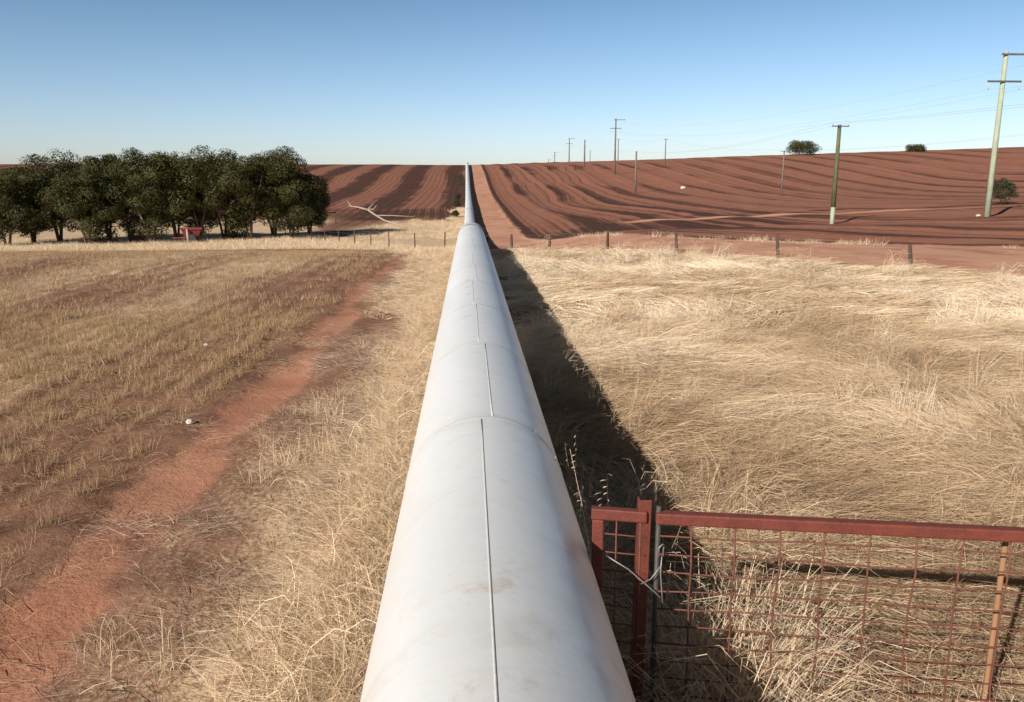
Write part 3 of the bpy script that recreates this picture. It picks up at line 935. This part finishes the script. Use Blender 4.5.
def make_tree(name, label, x, y, height, width, seed, group, leafm, barkm, n=5200, leaf=.26, low=.22, stems=3, cat='tree', zoff=0.0, trunk_r=.11):
    z = zs(x, y) + zoff
    root = empty(name, (x, y, z), random.Random(seed).uniform(0, 6.28))
    tag(root, label, cat, group)
    rr = random.Random(seed)
    lobes = []
    nl = 22
    for q in range(nl):
        t = q / (nl - 1)
        hz = height * (low + .12 + (1 - low - .30) * (t ** .85)) + rr.uniform(-.05, .05) * height
        prof_ = math.sin(math.pi * min(1, max(0.12, (hz / height - low + .18) / (1.12 - low)))) ** .6
        a = q * 2.399 + rr.uniform(-.4, .4)
        R_ = width * .5 * prof_ * rr.uniform(.35, .86)
        lr = width * rr.uniform(.13, .21)
        hz = min(hz, height - lr * .8)
        lobes.append((R_ * math.cos(a), R_ * math.sin(a), hz, lr))
    v, f, tone = crown_mesh(lobes, n, leaf, seed)
    # trunk with several stems and limbs up to the lobes
    b = MB(); r0 = trunk_r
    stem_tops = []
    for s_ in range(stems):
        a = s_ * 6.283 / stems + rr.uniform(-.5, .5); out = width * rr.uniform(.08, .17)
        h1 = height * rr.uniform(.36, .5)
        p = [Vector((.06 * math.cos(a), .06 * math.sin(a), -.25)), Vector((out * .35 * math.cos(a), out * .35 * math.sin(a), h1 * .4)),
             Vector((out * .9 * math.cos(a + .15), out * .9 * math.sin(a + .15), h1 * .8)), Vector((out * 1.4 * math.cos(a), out * 1.4 * math.sin(a), h1 * 1.25))]
        b.tube(p, [r0 * rr.uniform(.8, 1.1), r0 * .75, r0 * .55, r0 * .35], 7)
        stem_tops.append(p)
    for q, lb in enumerate(lobes):
        c = Vector(lb[:3]); p = min(stem_tops, key=lambda s: (s[2] - c).length)
        st_ = p[2] if c.z > p[2].z else p[1]
        mid = st_.lerp(c, .5) + Vector((rr.gauss(0, .08), rr.gauss(0, .08), -.05)) * width * .3
        b.tube([st_, mid, c], [r0 * .4, r0 * .27, r0 * .1], 5)
    b.build('trunk', barkm, root, True)
    mesh_obj('crown', v, f, leafm, root, False, {'tone': tone})
    return root


ORD = ['leftmost', 'second', 'third', 'fourth', 'fifth', 'sixth', 'seventh', 'eighth', 'ninth', 'tenth', 'eleventh', 'twelfth', 'thirteenth', 'rightmost']
# column in the row, depth, top height in picture rows above base, width
trees = [(4, 58, 72, 64), (30, 61, 66, 52), (57, 62, 81, 66), (85, 59, 74, 58), (107, 62, 84, 50), (129, 62, 76, 50), (150, 60, 87, 60), (175, 62, 80, 54),
         (199, 61, 85, 62), (223, 63, 82, 56), (249, 62, 86, 62), (273, 64, 82, 58), (291, 63, 80, 56), (309, 65, 58, 44)]
look = ['partly cut by the picture edge', 'low and shadowed between two taller crowns', 'with a broad domed crown', 'with foliage hanging nearly to the ground', 'with a small knob of leaves on top', 'thin and dark, lower than its neighbours',
        'tall with a wide rounded top', 'with a low skirt beside the red implement', 'standing just behind the red implement', 'forked, beside the open gap under the crowns', 'tallest, with bare forked stems over the gap', 'with a full crown and crowded stems', 'with a rounded crown sloping right', 'low and spreading over its own shadow']
for q, (px, dep, hp, wp) in enumerate(trees):
    x, y, z = at(px, dep)
    h = hp * dep / 800 * 1.11; w = wp * dep / 800 * 1.24
    lab = ('%s tree of the dark grove, %s' if q in (0, 13) else '%s tree from the left in the grove, %s') % (ORD[q], look[q])
    make_tree('eucalyptus_tree', lab, x, y, h, w, 300 + q, 'trees of the dark grove', M['leaf'], M['bark'], n=27000, leaf=.135, low=.03 + .06 * ((q * 7) % 3), stems=2 + q % 3)
# trees on the skyline and in the right field
x, y, z = at(797, 268); make_tree('eucalyptus_tree', 'broad lone tree on the skyline above the two middle poles', x, y, 6.4, 12.0, 351, 'lone trees of the right field', M['leaf'], M['bark'], 7000, .36, .3, 3, zoff=-1.5, trunk_r=.22)
x, y, z = at(909, 272); make_tree('eucalyptus_tree', 'small flat tree showing only its top over the right skyline', x, y, 4.4, 8.4, 352, 'lone trees of the right field', M['leaf'], M['bark'], 5000, .34, .3, 3, zoff=-1.9, trunk_r=.2)
x, y, z = at(999.5, 84); make_tree('round_tree', 'small round dark tree behind the tall pale pole', x, y, 2.9, 2.9, 353, 'lone trees of the right field', M['leaf_b'], M['bark'], 4200, .15, .14, 2, trunk_r=.07)
# shrubs up along the pipe
for q, (yy, xo, hh, lab) in enumerate(((92, -1.55, .8, 'lowest dark shrub beside the pipe on the hill foot'), (112, -1.6, 1.2, 'second dark shrub up the pipe on the hill'),
                                      (134, -1.75, 1.1, 'third dark shrub up the pipe on the hill'), (178, -2.2, 2.4, 'tallest and topmost dark shrub beside the pipe near the hilltop'))):
    make_tree('dark_shrub', lab, xo, yy, hh, hh * 1.15, 370 + q, 'shrubs beside the pipe on the hill', M['leaf_b'], M['bark'], 900, .16, .05, 2, 'shrub', trunk_r=.04)


# fallen dead tree on the ploughed foot of the hill
def dead_tree():
    A = at(349, 108); Bp = at(398, 78)
    base = Vector(A)
    root = empty('fallen_tree', base); tag(root, 'bleached dead tree lying fallen on the dark soil right of the grove', 'dead tree')
    g = lambda px, dep, up: Vector((at(px, dep)[0], dep, zs(at(px, dep)[0], dep) + up)) - base
    MB().tube([g(349, 108, .5), g(358, 106, .45), g(368, 101, .4), g(376, 92, .3), g(385, 84, .2), g(399, 78, .1)], [.07, .10, .13, .12, .10, .05], 8).build('trunk', M['dead'], root, True)
    MB().tube([g(368, 101, .4), g(373, 103, .9), g(377, 104, 1.3)], [.11, .08, .03], 7).build('limb', M['dead'], root, True)
    MB().tube([g(366, 102, .4), g(374, 97, .7), g(377, 96, 1.2)], [.10, .07, .03], 7).build('limb', M['dead'], root, True)
    MB().tube([g(352, 107, .45), g(349, 110, .9), g(347, 111, 1.1)], [.07, .05, .02], 7).build('limb', M['dead'], root, True)
    MB().tube([g(376, 92, .3), g(392, 92, .25), g(412, 90, .2), g(421, 96, .1)], [.06, .05, .04, .02], 7).build('limb', M['dead'], root, True)


dead_tree()


# ------------------------------------------------------------------ red implement under the grove
def implement():
    x, y, z = at(190, 59); z = zs(x, y)
    root = empty('farm_trailer', (x, y, z), .3); root.scale = (1.25, 1.25, 1.3)
    tag(root, 'small faded red farm trailer with a hopper, parked under the grove', 'trailer')
    b = MB(); n = [(-.55, -.38, .78), (.55, -.38, .78), (.55, .38, .78), (-.55, .38, .78), (-.38, -.22, .36), (.38, -.22, .36), (.38, .22, .36), (-.38, .22, .36)]
    b.v = [Vector(p) for p in n]; b.f = [(0, 3, 2, 1)[::-1], (4, 7, 6, 5), (0, 1, 5, 4)[::-1], (1, 2, 6, 5)[::-1], (2, 3, 7, 6)[::-1], (3, 0, 4, 7)[::-1]]
    hop = b.build('hopper', M['imp_red'], root, bevel=.02)
    MB().box((0, -.4, .79), (1.16, .04, .06)).box((0, .4, .79), (1.16, .04, .06)).box((.575, 0, .79), (.04, .76, .06)).box((-.575, 0, .79), (.04, .76, .06)).build('rim', M['imp_red'], hop)
    MB().box((0, 0, .31), (.95, .5, .07)).box((-.75, 0, .30), (.6, .07, .06)).build('chassis', M['imp_red'], root, bevel=.01)
    for s_ in (-1, 1):
        b = MB(); b.tube([(.1, s_ * .36, .24), (.1, s_ * .48, .24)], .26, 20)
        w = b.build('wheel', M['rubber'], root, True)
        MB().tube([(.1, s_ * .482, .24), (.1, s_ * .50, .24)], .13, 16).build('rim', M['dark_steel'], w)
    px, py, pz = at(186, 58.4)
    pz = zs(px, py)
    p = MB().tube([(px, py, pz - .2), (px, py, pz + .45), (px - .03, py, pz + 1.0)], [.09, .08, .07], 10).build('marker_post', M['dead'], None, True)
    tag(p, 'short whitish post standing left of the red trailer', 'post')


implement()


# ------------------------------------------------------------------ power poles
def tall_pole(px, dep, top, label, mat, lean=0.0, r=.17, name='power_pole'):
    x, y, z = at(px, dep); z = zs(x, y)
    root = empty(name, (x, y, z)); tag(root, label, 'power pole', 'tall poles of the power line')
    h = top
    MB().tube([(0, 0, -.5), (lean * h * .5, 0, h * .5), (lean * h, 0, h)], [r, r * .86, r * .68], 14).build('pole_shaft', mat, root, True)
    pts = []
    for zz, a0, a1 in ((h - .25, -.45, 2.3), (h - 2.25, -1.35, 1.35)):
        b = MB().box(((a0 + a1) / 2 + lean * zz, -.20, zz), (a1 - a0, .10, .14)); arm = b.build('crossarm', M['arm'], root, bevel=.01)
        for ax_ in ([a1 - .15] if zz > h - 1 else [a0 + .12, a1 - .12]):
            MB().tube([(ax_ + lean * zz, -.20, zz - .07), (ax_ + lean * zz, -.20, zz - .2), (ax_ + lean * zz, -.2, zz - .3), (ax_ + lean * zz, -.2, zz - .45), (ax_ + lean * zz, -.2, zz - .62)], [.02, .06, .035, .06, .03], 8).build('insulator', M['insul'], arm, True)
            pts.append(Vector((x + ax_ + lean * zz, y - .2, z + zz - .62)))
    return pts


def short_pole(px, dep, top, label, mat, group, pale_foot=0.0, r=.14, arms=True, lean=0.0):
    x, y, z = at(px, dep); z = zs(x, y)
    root = empty('power_pole', (x, y, z)); tag(root, label, 'power pole', group)
    h = top
    P_ = lambda t: (lean * h * t, 0, h * t)
    if pale_foot:
        t = pale_foot / h
        MB().tube([(0, 0, -.5), P_(t)], [r, r * .97], 12).build('pale_butt', M['pole_pale'], root, True)
        MB().tube([P_(t), P_(.6), P_(1)], [r * 1.03, r * .93, r * .8], 12).build('pole_shaft', mat, root, True)
    else:
        MB().tube([(0, 0, -.5), P_(.5), P_(1)], [r, r * .9, r * .75], 10).build('pole_shaft', mat, root, True)
    pts = []
    if arms:
        arm = MB().box((lean * h, -.16, h - .12), (1.35, .07, .08)).build('crossarm', M['arm'], root)
        for ax_ in (-.6, .6):
            MB().tube([(ax_ + lean * h, -.16, h - .08), (ax_ + lean * h, -.16, h + .02), (ax_ + lean * h, -.16, h + .16)], [.025, .06, .035], 8).build('insulator', M['insul'], arm, True)
            pts.append(Vector((x + ax_ + lean * h, y - .16, z + h + .14)))
    else:
        pts.append(Vector((x, y, z + h)))
    return pts


A = [tall_pole(987, 63, 12.6, 'tall pale greenish pole with two crossarms at the right edge', M['pole_pale'], r=.235),
     tall_pole(613.5, 200, 13.2, 'tall grey pole with two crossarms standing on the hilltop', M['pole_far'], r=.24),
     tall_pole(568.3, 345, 11.5, 'tall pole rising behind the skyline, right of the two faintest', M['pole_far'], r=.26),
     tall_pole(554, 490, 17, 'faint tall pole behind the skyline, second from the left', M['pole_far'], r=.3),
     tall_pole(548, 610, 18, 'faintest tall pole behind the skyline, leftmost of all', M['pole_far'], r=.3)]
B = [short_pole(832.5, 62, 7.5, 'dark green pole with pale butt standing in the ploughed field', M['pole_dark'], 'short poles of the near branch line', 1.3, r=.17),
     short_pole(634.5, 149, 7.5, 'weathered short pole midway up the hill below the tall grey pole', M['pole_far'], 'short poles of the near branch line', r=.2, arms=False),
     short_pole(583.5, 238, 7.6, 'small dark pole at the skyline left of the tall grey pole', M['pole_far'], 'short poles of the near branch line', r=.24, arms=False)]
Cc = [short_pole(780, 135, 7.5, 'slim pale pole on the slope below the broad skyline tree', M['pole_far'], 'short poles of the far branch line', r=.14, arms=True),
      short_pole(663, 224, 7.5, 'slim pole at the skyline right of the tall grey pole', M['pole_far'], 'short poles of the far branch line', r=.16),
      short_pole(616.5, 330, 9.5, 'thin pole top just right of the tall grey pole', M['pole_far'], 'short poles of the far branch line', r=.2),
      short_pole(589, 430, 13, 'faint thin pole right of the small dark skyline pole', M['pole_far'], 'short poles of the far branch line', r=.22)]


def wire(pts, label, sag, group, start=None, r=.006):
    P_ = ([start] if start is not None else []) + pts
    out = []
    for a, c in zip(P_[:-1], P_[1:]):
        for t in np.linspace(0, 1, 14, endpoint=False):
            p = a.lerp(c, t); p = p + Vector((0, 0, -sag * 4 * t * (1 - t))); out.append(p)
    out.append(P_[-1])
    o = MB().tube(out, r, 5).build('power_cable', M['cable'], None, True)
    tag(o, label, 'cable', group)


for q, nm in enumerate(('upper cable strung along the tall poles', 'left lower cable strung along the tall poles', 'right lower cable strung along the tall poles')):
    pts = [a[q] for a in A]
    wire(pts, nm, 2.2, 'cables of the tall power line', Vector((pts[0].x + 4, -70, pts[0].z + 1)))
pb = [[b_[min(q, len(b_) - 1)] for b_ in B] for q in (0, 1)]
wire(pb[0], 'left cable running from the dark green pole up to the hilltop', 1.0, 'cables of the near branch line', Vector((B[0][0].x - 2, -25, B[0][0].z)))
wire(pb[1], 'right cable running from the dark green pole up to the hilltop', 1.0, 'cables of the near branch line', Vector((B[0][1].x - 2, -25, B[0][1].z)))
for q, nm in ((0, 'left thin cable of the slim pole line'), (1, 'right thin cable of the slim pole line')):
    wire([c_[q] for c_ in Cc], nm, 1.0, 'cables of the far branch line', Vector((Cc[0][q].x - 2, 46, Cc[0][q].z - .5)))


# ------------------------------------------------------------------ stones
def stone(x, y, s, label, seed):
    bm = bmesh.new(); bmesh.ops.create_icosphere(bm, subdivisions=2, radius=s)
    r = random.Random(seed)
    for v in bm.verts:
        v.co *= r.uniform(.82, 1.12); v.co.z *= .62
    me_ = bpy.data.meshes.new('stone'); bm.to_mesh(me_); bm.free(); me_.materials.append(M['stone'])
    o = bpy.data.objects.new('stone', me_); COL.objects.link(o); o.location = (x, y, zs(x, y) + s * .35); o.rotation_euler.z = r.uniform(0, 6)
    tag(o, label, 'stone', 'loose stones on the fields')


for q, (px, dep, s, lab) in enumerate(((196, 12.5, .05, 'pale stone lying in the middle of the left stubble field'), (172, 8.2, .042, 'pale stone in the stubble close to the red wheel track'),
                                      (682, 160, .55, 'white stone heap spot on the hillside below the slim pole'),
                                      (978, 64, .2, 'pale stone at the foot of the tall pale pole'))):
    x, y, z = at(px, dep); stone(x, y, s, lab, q)

# ------------------------------------------------------------------ light and sky
SUN = Vector((-1.22, -1.42, 1.0)).normalized()
elev = math.asin(SUN.z); azim = math.atan2(SUN.x, SUN.y)
sd = bpy.data.lights.new('sun', 'SUN'); sd.energy = 5.0; sd.angle = math.radians(.5); sd.color = (1.0, .94, .86)
so = bpy.data.objects.new('sun', sd); COL.objects.link(so); so.location = (-30, -40, 40)
so.rotation_euler = (-SUN).to_track_quat('-Z', 'Y').to_euler()
w = bpy.data.worlds.new('World'); scene.world = w; w.use_nodes = True
nt = w.node_tree; bg = nt.nodes['Background']
sky = nt.nodes.new('ShaderNodeTexSky'); sky.sky_type = 'NISHITA'; sky.sun_disc = False
sky.sun_elevation = elev; sky.sun_rotation = azim; sky.air_density = .8; sky.dust_density = 1.0; sky.ozone_density = .8; sky.altitude = 300
tc_ = nt.nodes.new('ShaderNodeTexCoord'); sx_ = nt.nodes.new('ShaderNodeSeparateXYZ'); nt.links.new(tc_.outputs['Generated'], sx_.inputs[0])
rp_ = nt.nodes.new('ShaderNodeMapRange'); rp_.interpolation_type = 'SMOOTHSTEP'
nt.links.new(sx_.outputs[2], rp_.inputs[0])
for i_, v_ in enumerate((-.05, .55, 2.25, .28)): rp_.inputs[i_ + 1].default_value = v_
vm_ = nt.nodes.new('ShaderNodeVectorMath'); vm_.operation = 'SCALE'
nt.links.new(sky.outputs[0], vm_.inputs[0]); nt.links.new(rp_.outputs[0], vm_.inputs['Scale'])
vt_ = nt.nodes.new('ShaderNodeVectorMath'); vt_.operation = 'MULTIPLY'
hz_ = nt.nodes.new('ShaderNodeMapRange'); nt.links.new(sx_.outputs[2], hz_.inputs[0])
for i_, v_ in enumerate((0.0, .20, 0.0, 1.0)): hz_.inputs[i_ + 1].default_value = v_
cm_ = nt.nodes.new('ShaderNodeMix'); cm_.data_type = 'RGBA'; nt.links.new(hz_.outputs[0], cm_.inputs[0])
cm_.inputs[6].default_value = (.94, .88, .94, 1); cm_.inputs[7].default_value = (.86, 1.04, 1.12, 1)
nt.links.new(cm_.outputs[2], vt_.inputs[1])
nt.links.new(vm_.outputs[0], vt_.inputs[0]); nt.links.new(vt_.outputs[0], bg.inputs['Color']); bg.inputs['Strength'].default_value = .05
scene.view_settings.view_transform = 'Standard'; scene.view_settings.look = 'None'
scene.view_settings.exposure = .42; scene.view_settings.gamma = 1.0
scene.cycles.use_denoising = True
scene.cycles.max_bounces = 6; scene.cycles.diffuse_bounces = 2; scene.cycles.transmission_bounces = 3
